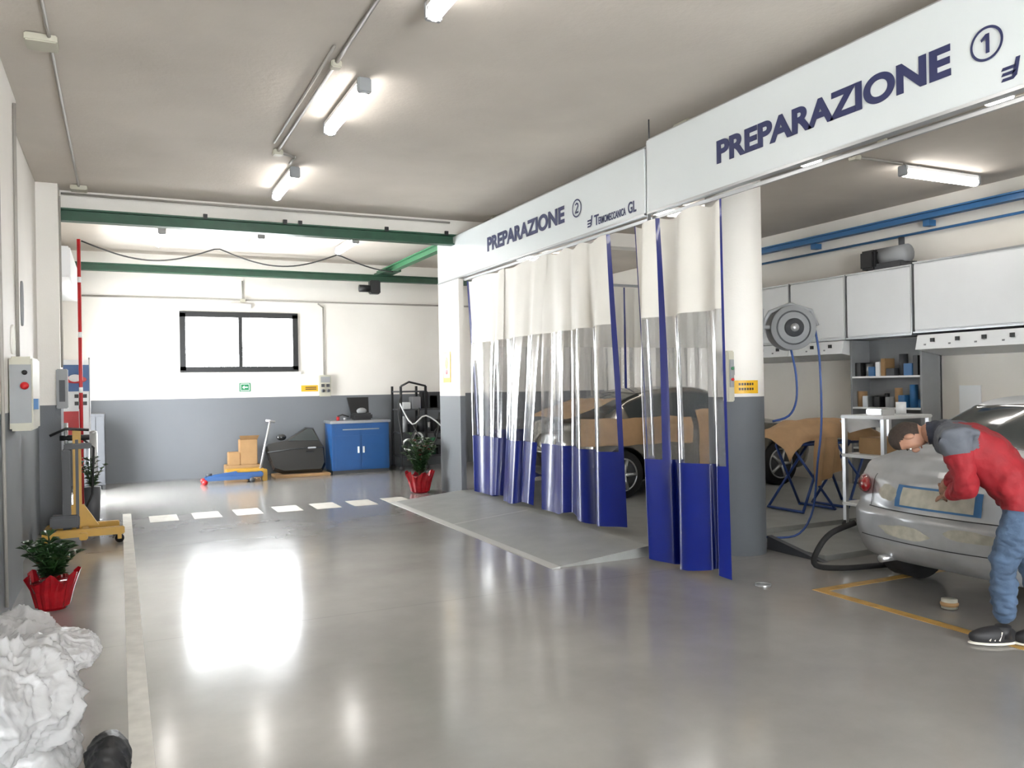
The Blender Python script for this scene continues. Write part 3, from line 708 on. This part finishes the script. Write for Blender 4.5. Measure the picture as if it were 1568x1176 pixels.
# ---------------------------------------------------------------- cars
def sstep(a, b, x):
    t = max(0, min(1, (x-a)/(b-a))); return t*t*(3-2*t)
def rearx(y, z): return .17*(abs(y)/.8)**2.3+.14*(max(0, z-.60)/.4)**2+.08*(max(0, .50-z)/.3)**2+.045*sstep(.60, .645, z)+.03*sstep(.845, .90, z)+.022*noise.noise(Vector((y*3.2, z*5, 1.7)))
def car(name, M, paint, ST, win, wheels, R=.31, rearwin=None, frontwin=None, extra=None, hw0=.87):
    e = empty(name); e.matrix_world = M
    st = catmull(ST, 5); L = st[-1][0]
    NS = 6
    bm = bmesh.new(); rings = []
    def bend(p):
        x, y, z = p
        if x < .45: x = x+rearx(y, z)*(1-x/.45)**1.3
        if x > L-.6: x = x-.30*(abs(y)/.8)**2*((x-L+.6)/.6)
        return (x, y, z)
    def ring(s, k=1):
        (x, zb, belt, hw, roof, rw) = s
        half = [(0, zb), (.8*hw, zb), (.96*hw, zb+.10), (hw, zb+.42*(belt-zb)), (hw*.995, belt-.12), (hw*.94, belt), (rw, roof-.045), (rw*.68, roof), (0, roof+.02)]
        hs = catmull(half, NS)
        zc_ = (zb+roof)/2
        pts = [(x, y*k, zc_+(z-zc_)*k) for (y, z) in hs]+[(x, -y*k, zc_+(z-zc_)*k) for (y, z) in reversed(hs[1:-1])]
        return [bm.verts.new(bend(p)) for p in pts]
    rings = [ring(st[0], k) for k in (.03, .1, .17, .24, .3, .36, .42, .48, .54, .6, .66, .72, .78, .84, .89, .93, .97)]
    nc = len(rings)
    rings += [ring(s) for s in st]
    rings += [ring(st[-1], k) for k in (.9, .7, .4, .04)]
    xs = [None]*nc+[s[0] for s in st]+[None]*4
    n = len(rings[0]); nh = 8*NS
    side = [[], []]; rear = []; front = []
    for i in range(len(rings)-1):
        xm = (xs[i]+xs[i+1])/2 if xs[i] is not None and xs[i+1] is not None else -9
        for j in range(n):
            f = bm.faces.new((rings[i][j], rings[i][(j+1) % n], rings[i+1][(j+1) % n], rings[i+1][j])); f.smooth = True
            jj = j if j < nh else n-1-j
            reg = jj/NS
            if 5.1 <= reg < 6 and win[0] < xm < win[1]: side[0 if j < nh else 1].append(f)
            elif reg >= 6 and rearwin and rearwin[0] < xm < rearwin[1]: rear.append(f)
            elif reg >= 6 and frontwin and frontwin[0] < xm < frontwin[1]: front.append(f)
    bm.faces.new(rings[0]); bm.faces.new(list(reversed(rings[-1])))
    for grp in (side[0], side[1], rear, front):
        if not grp: continue
        for f in grp: f.material_index = 1
        r = bmesh.ops.inset_region(bm, faces=grp, thickness=.02, depth=0)
        for f in r['faces']: f.material_index = 0; f.smooth = True
        r2 = bmesh.ops.inset_region(bm, faces=grp, thickness=.010, depth=-.004)
        for f in r2['faces']: f.material_index = 2
    bmesh.ops.recalc_face_normals(bm, faces=bm.faces)
    me = bpy.data.meshes.new('body'); bm.to_mesh(me); bm.free()
    for m in (paint, M_glass, M_black): me.materials.append(m)
    body = bpy.data.objects.new('body_raw', me); COL.objects.link(body)
    cb = bmesh.new()
    for wxx in wheels:
        for sg in (-1, 1):
            r = bmesh.ops.create_cone(cb, cap_ends=True, segments=32, radius1=R+.055, radius2=R+.055, depth=.32)
            bmesh.ops.transform(cb, matrix=Matrix.Translation((wxx, sg*(hw0-.08), R)) @ Matrix.Rotation(math.pi/2, 4, 'X'), verts=r['verts'])
    cm = bpy.data.meshes.new('cut'); cb.to_mesh(cm); cb.free(); cm.materials.append(M_black); cm.materials.append(M_black); cm.materials.append(M_black)
    for p in cm.polygons: p.material_index = 2
    cut = bpy.data.objects.new('cut', cm); COL.objects.link(cut)
    md = body.modifiers.new('b', 'BOOLEAN'); md.operation = 'DIFFERENCE'; md.object = cut; md.solver = 'EXACT'
    dg = bpy.context.evaluated_depsgraph_get()
    nm = bpy.data.meshes.new_from_object(body.evaluated_get(dg)); nm.name = 'body'
    ob = bpy.data.objects.new('body', nm); COL.objects.link(ob); ob.parent = e
    bpy.data.objects.remove(body); bpy.data.objects.remove(cut)
    k = 0
    for wxx in wheels:
        for sg in (-1, 1):
            k += 1
            w = MB('wheel_%d' % k); yo = sg*(hw0-.03); yi = sg*(hw0-.22)
            w.cyl((wxx, yi, R), (wxx, yo, R), R, M_rubber, seg=36)
            w.cyl((wxx, yo, R), (wxx, yo+sg*.004, R), R*.68, M_dark, seg=30)
            for q in range(5):
                a = q*2*math.pi/5
                w.sweep([(wxx, yo+sg*.012, R), (wxx+math.cos(a)*R*.66, yo+sg*.008, R+math.sin(a)*R*.66)], [.03, .022], M_alu, seg=6)
            w.sweep([(wxx+math.cos(a)*R*.67, yo+sg*.004, R+math.sin(a)*R*.67) for a in [2*math.pi*z/30 for z in range(30)]], .012, M_alu, closed=True, seg=6)
            w.cyl((wxx, yo, R), (wxx, yo+sg*.02, R), .05, M_alu)
            w.done(e)
    for sg in (-1, 1):
        w = MB('mirror'); w.ell((win[1]-.35, sg*(hw0+.06), .97), (.06, .1, .07), paint); w.done(e)
    if extra: extra(e)
    return e
ST1 = [(0, .40, .88, .70, .93, .60), (.03, .33, .92, .77, .98, .64), (.12, .26, .945, .825, 1.015, .66), (.32, .22, .955, .86, 1.045, .66), (.62, .2, .95, .87, 1.13, .63), (1.0, .2, .94, .87, 1.30, .59),
       (1.45, .2, .93, .87, 1.42, .56), (2.1, .2, .91, .87, 1.42, .56), (2.55, .2, .90, .87, 1.24, .60), (3.0, .2, .89, .86, .96, .68), (3.5, .2, .84, .86, .89, .66), (3.95, .22, .74, .82, .79, .62), (4.25, .3, .62, .72, .66, .5), (4.32, .36, .56, .6, .6, .45)]
def rear_details(e):
    b = MB('tailgate_details')
    def patch(y0, y1, z0, z1, off, m, nx=18, ny=5):
        b.grid(lambda u, v: (rearx(y0+(y1-y0)*u, z0+(z1-z0)*v)-off, y0+(y1-y0)*u, z0+(z1-z0)*v), nx, ny, m)
    patch(-.33, .33, .675, .83, .006, M_blueS); patch(-.28, .28, .69, .815, .010, M_filler)
    patch(-.62, .62, .638, .645, .006, M_black); patch(-.035, .035, .90, .94, .008, M_alu, 4, 4)
    patch(-.66, .66, .425, .432, .005, M_black)
    # irregular filled and sanded areas on the bumper
    for (yc, zc_, ry, rz) in ((.22, .50, .22, .045), (-.30, .545, .2, .035), (.42, .76, .10, .06)):
        N = 22; vs = [(rearx(yc, zc_)-.0075, yc, zc_)]
        for ring_ in (.5, 1.0):
            for k in range(N):
                a = 2*math.pi*k/N; rr = ring_*(1+.3*noise.noise(Vector((math.cos(a)*1.5, math.sin(a)*1.5, yc*9)))); y = yc+ry*rr*math.cos(a); z = zc_+rz*rr*math.sin(a)
                vs.append((rearx(y, z)-.006, y, z))
        b.poly(vs, [(0, 1+k, 1+(k+1) % N) for k in range(N)]+[(1+k, N+1+k, N+1+(k+1) % N, 1+(k+1) % N) for k in range(N)], M_filler, True)
    patch(-.605, -.597, .645, .88, .006, M_black, 1, 12); patch(.597, .605, .645, .88, .006, M_black, 1, 12)
    b.done(e, recalc=False)
    b = MB('rear_lamps')
    for s in (-1, 1):
        b.ell((.235, s*.735, .79), (.17, .055, .075), M_tail, Matrix.Rotation(s*math.radians(40), 3, 'Z'))
    b.done(e)
    b = MB('tow_eye'); b.cyl((.03, .3, .5), (.06, .3, .5), .03, M_dark); b.cyl((.05, .45, .27), (.3, .45, .27), .028, M_alu); b.done(e)
M1 = Matrix.Translation((5.02, 3.86, 0))
car('sedan_car', M1, M_silver, ST1, (.85, 2.85), (.78, 3.4), rearwin=(.52, 1.25), frontwin=(2.25, 2.98), extra=rear_details)
ST2 = [(0, .40, .90, .68, .95, .60), (.05, .32, .95, .78, 1.0, .66), (.3, .22, .97, .85, 1.03, .68), (.7, .2, .96, .87, 1.12, .64), (1.1, .2, .95, .87, 1.32, .58), (1.6, .2, .94, .87, 1.42, .57),
       (2.3, .2, .92, .87, 1.42, .57), (2.75, .2, .91, .87, 1.24, .60), (3.15, .2, .90, .86, .99, .68), (3.7, .2, .86, .86, .93, .66), (4.15, .22, .76, .82, .82, .62), (4.38, .3, .64, .72, .68, .5), (4.45, .36, .58, .6, .62, .45)]
def mask(e):
    b = MB('masking_paper')
    def sheet(x0, x1, z0, z1, nx, nz, s):
        def fn(u, v):
            x = x0+(x1-x0)*u; z = z0+(z1-z0)*v
            return (x, -.895-.025*noise.noise(Vector((x*5, z*6, s)))+(.45*(z-.93) if z > .93 else 0), z+.03*noise.noise(Vector((x*3, 0, s+4))))
        b.grid(fn, nx, nz, M_paper)
    sheet(.1, 1.9, .70, 1.05, 20, 8, 1); sheet(2.0, 2.6, .25, 1.12, 10, 12, 2)
    b.grid(lambda u, v: (.15+.75*u, -.6+1.2*v, 1.06+.16*u+.03*noise.noise(Vector((u*4, v*5, 2)))+(.08*u)), 8, 10, M_paper)
    b.done(e, recalc=False)
M2 = Matrix.Translation((5.1, 9.85, .10))
car('sedan_car', M2, M_carD, ST2, (.9, 3.0), (.8, 3.5), rearwin=(.7, 1.25), frontwin=(2.4, 3.1), extra=mask)

b = MB('panel_stand')
cx, cy = 7.5, 7.15
for o in (-.35, .35):
    for s in (-1, 1):
        b.cyl((cx+o-.25*s, cy-.25, .11), (cx+o+.25*s, cy-.1, .85), .016, M_bluej, seg=8)
        b.cyl((cx+o-.25*s, cy+.3, .11), (cx+o+.25*s, cy+.15, .85), .016, M_bluej, seg=8)
    b.cyl((cx+o-.25, cy-.25, .12), (cx+o-.25, cy+.3, .12), .016, M_bluej, seg=8); b.cyl((cx+o+.25, cy-.25, .12), (cx+o+.25, cy+.3, .12), .016, M_bluej, seg=8)
b.cyl((cx-.6, cy-.1, .86), (cx+.6, cy-.1, .86), .016, M_bluej, seg=8); b.cyl((cx-.6, cy+.15, .86), (cx+.6, cy+.15, .86), .016, M_bluej, seg=8)
b.done()
b = MB('masked_bumper')
def bf(u0, v):
    u = u0*2-1; ang = v*math.pi*.8
    x = cx+u*.9; yy = cy+.2+.32*math.cos(ang)*-1-.25*u*u; z = .90+.24*math.sin(ang)*(1-.5*abs(u)**2)+.04*noise.noise(Vector((u*4, v*4, 0)))
    if abs(u) > .6: z -= (abs(u)-.6)*.5*(1-v)
    return (x, yy, z)
b.grid(bf, 30, 14, M_paper)
b.grid(lambda u, v: (cx-.45+.38*u, cy-.30+.03*math.sin(u*14+v*3), .95-.55*v*(1-.3*u)), 12, 8, M_paper)
b.grid(lambda u, v: (cx+.15+.6*u, cy-.24-.1*math.sin(u*3.1)+.14*v, .98+.14*v+.06*math.sin(u*3.1)), 12, 6, M_silver)
b.done(recalc=False)
b = MB('work_trolley')
x0, x1, y0, y1 = 6.8, 7.45, 5.72, 6.2
for x in (x0, x1):
    for y in (y0, y1): b.box(x-.02, x+.02, y-.02, y+.02, .1, 1.2, M_alu); b.cyl((x, y-.015, .10), (x, y+.015, .10), .048, M_black)
for z in (.3, .8, 1.2): b.box(x0-.03, x1+.03, y0-.03, y1+.03, z, z+.035, M_white, .008)
b.box(x0+.1, x0+.3, y0+.1, y0+.3, 1.235, 1.3, M_alu, .01); b.cyl((x0+.5, y0+.2, 1.235), (x0+.5, y0+.2, 1.36), .05, M_white); b.box(x0+.1, x0+.5, y0+.1, y0+.4, .835, 1.0, M_card, .01)
b.done()
b = MB('vacuum_hose'); b.sweep(catmull([(5.45, 4.88, .42), (5.25, 4.95, .34), (5.15, 5.0, .2), (5.18, 5.05, .07), (5.4, 5.0, .03), (5.7, 4.92, .03), (6.1, 4.85, .03)], 5), .024, M_rubber); b.done()
b = MB('masking_tape_roll'); b.sweep([(5.17+.04*math.cos(a), 3.83+.04*math.sin(a), .035) for a in [2*math.pi*k/24 for k in range(24)]], .02, M_card, closed=True, seg=8); b.cyl((5.17, 3.83, .005), (5.17, 3.83, .068), .052, M_filler, seg=24)
b.done()
b = MB('can_lid'); b.cyl((4.52, 4.95, 0), (4.52, 4.95, .008), .06, M_alu, seg=28); b.sweep([(4.52+.058*math.cos(a), 4.95+.058*math.sin(a), .01) for a in [2*math.pi*k/24 for k in range(24)]], .005, M_alu, closed=True, seg=6); b.done()

# ---------------------------------------------------------------- mechanic
def skinmesh(verts, edges, radii, root=0):
    me = bpy.data.meshes.new('sk'); me.from_pydata([tuple(v) for v in verts], edges, []); me.update()
    o = bpy.data.objects.new('sk', me); COL.objects.link(o)
    md = o.modifiers.new('Skin', 'SKIN'); md.use_smooth_shade = True
    sv = me.skin_vertices[0].data
    for i, r in enumerate(radii):
        sv[i].radius = r if isinstance(r, tuple) else (r, r); sv[i].use_root = (i == root)
    s = o.modifiers.new('Sub', 'SUBSURF'); s.levels = 4; s.render_levels = 4
    dg = bpy.context.evaluated_depsgraph_get()
    r = bpy.data.meshes.new_from_object(o.evaluated_get(dg)); bpy.data.objects.remove(o); return r
V = {}; RAD = {}
def jn(n, p, r): V[n] = Vector(p); RAD[n] = r
s2 = Vector((.777, .626, 0))
H = Vector((4.79, 3.04, .93)); S = Vector((4.59, 3.37, 1.27))
jn('pel', H, (.165, .15)); jn('waist', H.lerp(S, .32)+Vector((0, 0, .02)), (.165, .15)); jn('chest', H.lerp(S, .66)+Vector((0, 0, .02)), (.19, .165)); jn('up', H.lerp(S, .92)+Vector((0, 0, .0)), (.14, .12))
jn('neck', S+Vector((-.055, .08, .0)), .068); jn('skull', S+Vector((-.10, .145, -.012)), .056)
LS = S-s2*.17+Vector((0, 0, -.03)); RS = S+s2*.17+Vector((0, 0, -.03))
jn('ls', LS, .088); jn('le', (4.55, 3.23, .95), .066); jn('lm', (4.61, 3.36, .90), .05); jn('lw', (4.68, 3.47, .86), .032)
jn('rs', RS, .088); jn('re', (4.88, 3.50, .99), .066); jn('rm', (4.91, 3.60, .93), .05); jn('rw', (4.925, 3.68, .88), .032)
jn('lh', H-s2*.09+Vector((0, 0, -.08)), .12); jn('lt', (4.71, 3.06, .68), .105); jn('lk', (4.69, 3.12, .49), .08); jn('lc', (4.71, 3.13, .32), .077); jn('la', (4.745, 3.165, .125), .060)
jn('rh', H+s2*.09+Vector((0, 0, -.08)), .12); jn('rt', (4.87, 3.08, .68), .105); jn('rk', (4.88, 3.08, .49), .08); jn('rc', (4.91, 3.04, .32), .077); jn('ra', (4.94, 3.0, .125), .060)
names = list(V); idx = {n: i for i, n in enumerate(names)}
E = [('pel', 'waist', 'j'), ('waist', 'chest', 'j'), ('chest', 'up', 'j'), ('up', 'neck', 'c'), ('neck', 'skull', 's'), ('up', 'ls', 'g'), ('ls', 'le', 'j'), ('le', 'lm', 'j'), ('lm', 'lw', 's'), ('up', 'rs', 'g'), ('rs', 're', 'j'), ('re', 'rm', 'j'), ('rm', 'rw', 's'),
     ('pel', 'lh', 'p'), ('lh', 'lt', 'p'), ('lt', 'lk', 'p'), ('lk', 'lc', 'p'), ('lc', 'la', 'p'), ('pel', 'rh', 'p'), ('rh', 'rt', 'p'), ('rt', 'rk', 'p'), ('rk', 'rc', 'p'), ('rc', 'ra', 'p')]
me = skinmesh([V[n] for n in names], [(idx[a], idx[b_]) for a, b_, _ in E], [RAD[n] for n in names])
LM = {'j': M_jred, 'c': M_jnavy, 's': M_skin, 'g': M_jgrey, 'p': M_jean}
def r0(n): return RAD[n][0] if isinstance(RAD[n], tuple) else RAD[n]
EE = [(a, b_, l, V[a], V[b_]-V[a], (V[b_]-V[a]).length_squared, r0(a), r0(b_)) for a, b_, l in E]
def bodymat(c):
    best = None
    for a, b_, l, p, d, l2, ra, rb in EE:
        t = max(0, min(1, (c-p).dot(d)/l2)); dist = (c-(p+d*t)).length-.5*(ra*(1-t)+rb*t)
        if best is None or dist < best[0]: best = (dist, l, a, t)
    l = best[1]
    if best[2] in ('ls', 'rs') and l == 'j' and best[3] < .28: return M_jgrey
    if l == 's' and best[2] == 'neck' and best[3] < .4: return M_jnavy
    if l == 'p' and c.z > .83: return M_jred
    if l == 'j' and c.z < .83 and best[2] in ('pel', 'waist'): return M_jean
    if best[2] in ('lm', 'rm') and best[3] < .25: return M_jred
    return LM[l]
me.update()
nrm_ = [v.normal.copy() for v in me.vertices]
for v, n_ in zip(me.vertices, nrm_):
    mm = bodymat(v.co); p = v.co.copy()
    if mm is M_skin: continue
    lo = mm is M_jean
    h = .016*noise.noise(Vector((p.x*8, p.y*8, p.z*(16 if lo else 9))))+.010*(abs(noise.noise(Vector((p.x*13+5, p.y*13, p.z*(26 if lo else 15)))))*2-.5)
    if not lo: h += .008
    v.co = p+n_*h
me.update()
b = MB('mechanic')
b.mesh(me, bodymat)
up = Vector((-.50, .80, -.22)).normalized(); fc = Vector((-.05, .10, -.97)); fc = (fc-up*fc.dot(up)).normalized(); sdv = up.cross(fc)
HC = S+Vector((-.128, .195, -.035))
R3 = Matrix((fc, sdv, up)).transposed()
def ishair(p):
    return (p.x < .0+.25*p.z and p.z > -.6) or (p.z > .42 and p.x < .80)
def headfn(p):
    h = ishair(p)
    if p.z < 0: p = Vector((p.x*(1-.12*-p.z)+.10*-p.z, p.y*(1-.28*(-p.z)), p.z))
    if p.x > .6: p.x = .6+(p.x-.6)*.6
    if h: p = p*1.07
    return p
hr = (.092, .072, .114)
b.ell(HC, hr, M_skin, R3, 64, headfn, mf=lambda p: M_hair if ishair(Vector((p.x/hr[0], p.y/hr[1], p.z/hr[2]))) else M_skin)
def hp(x, y, z): return HC+fc*x+sdv*y+up*z
b.ell(hp(.086, 0, -.02), (.018, .012, .024), M_skin, R3, 10); b.ell(hp(.076, 0, -.055), (.010, .022, .004), M_lip, R3, 10)
for s_ in (-1, 1):
    b.ell(hp(.070, s_*.028, .005), (.010, .013, .008), M_white, R3, 10); b.ell(hp(.078, s_*.028, .005), (.004, .005, .005), M_black, R3, 8)
    b.ell(hp(.074, s_*.028, .024), (.008, .02, .004), M_hair, R3, 8)
    b.ell(hp(-.005, s_*.076, -.012), (.018, .010, .030), M_skin, R3, 12)
def hand(w, d, pn, th, curl=.5):
    d = d.normalized(); pn = (pn-d*pn.dot(d)).normalized(); sd_ = d.cross(pn)*th
    Rm = Matrix((d, sd_, pn)).transposed()
    b.ell(w+d*.045, (.056, .040, .018), M_skin, Rm, 14)
    for k, (o, L) in enumerate(((.030, .066), (.010, .076), (-.010, .071), (-.029, .056))):
        p = w+d*.084+sd_*o; pts = [p-d*.03, p]; dd = d.copy()
        for q in range(3):
            dd = (dd-pn*curl*(.5+.2*q)).normalized(); p = p+dd*L*(.42, .32, .26)[q]; pts.append(p)
        b.sweep(pts+[pts[-1]+dd*.005], [.009, .009, .0085, .008, .007, .003], M_skin, seg=8)
    p = w+d*.03+sd_*.03; dd = (sd_*.8+d*.7-pn*.3).normalized(); pts = [p-dd*.01, p+dd*.03, p+dd*.03+(dd+d-pn*.4).normalized()*.028, p+dd*.03+(dd+d-pn*.4).normalized()*.052]
    b.sweep(pts, [.013, .012, .010, .006], M_skin, seg=8)
hand(V['rw'], Vector((.45, .35, -.5)), Vector((-.9, 0, .2)), 1, .12)
hand(V['lw'], Vector((.72, .5, -.1)), Vector((-.4, -.1, .9)), -1, .25)
for an, td in ((V['la'], Vector((-.87, .49, 0))), (V['ra'], Vector((-.75, .66, 0)))):
    td.normalize(); sd_ = Vector((-td.y, td.x, 0)); g = Vector((an.x, an.y, 0))
    Rm = Matrix((td, sd_, Vector((0, 0, 1)))).transposed()
    def shf(p):
        k = (p.x+1)/2; p.z = p.z*(1-.45*k) if p.z > 0 else max(p.z, -.5); p.y *= (.85+.3*math.sin(k*2.6)); return p
    b.ell(g+td*.06+Vector((0, 0, .055)), (.142, .045, .075), M_shoe, Rm, 20, shf)
    b.sweep([an+Vector((0, 0, -.08)), an+Vector((0, 0, -.01))], [.05, .044], M_shoe, seg=12)
    def sof(p): p.y *= (.85+.3*math.sin((p.x+1)/2*2.6)); return p
    b.ell(g+td*.06+Vector((0, 0, .014)), (.147, .048, .014), M_sole, Rm, 20, sof)
    for s_ in (-1, 1):
        for k in range(3):
            q0 = g+td*(.045+k*.028)+sd_*s_*.047+Vector((0, 0, .035)); q1 = g+td*(.025+k*.028)+sd_*s_*.040+Vector((0, 0, .086-.006*k))
            b.sweep([q0, q1], .0055, M_sole, seg=5)
b.done(recalc=False)

# ---------------------------------------------------------------- world, camera
w = bpy.data.worlds.new('sky'); sc.world = w; w.use_nodes = True
bg = w.node_tree.nodes['Background']; bg.inputs[0].default_value = (.95, .98, 1, 1); bg.inputs[1].default_value = 36.0

yaw = math.radians(25.6); pit = math.radians(.1); s_ = .017
F = Vector((math.sin(yaw), math.cos(yaw), 0)); Rr = Vector((math.cos(yaw), -math.sin(yaw), 0)); U = Vector((0, 0, 1))
F2 = F*math.cos(pit)+U*math.sin(pit); U2 = U*math.cos(pit)-F*math.sin(pit)
c_ = math.sqrt(1-s_*s_)
ix = Rr*c_-U2*s_; iy = Rr*s_+U2*c_
cam = bpy.data.cameras.new('camera'); co = bpy.data.objects.new('camera', cam); COL.objects.link(co)
co.matrix_world = Matrix.Translation((0, 0, 1.6)) @ Matrix((ix, iy, -F2)).transposed().to_4x4()
cam.lens = 1255/1568*36; cam.sensor_width = 36; cam.clip_start = .05
sc.camera = co
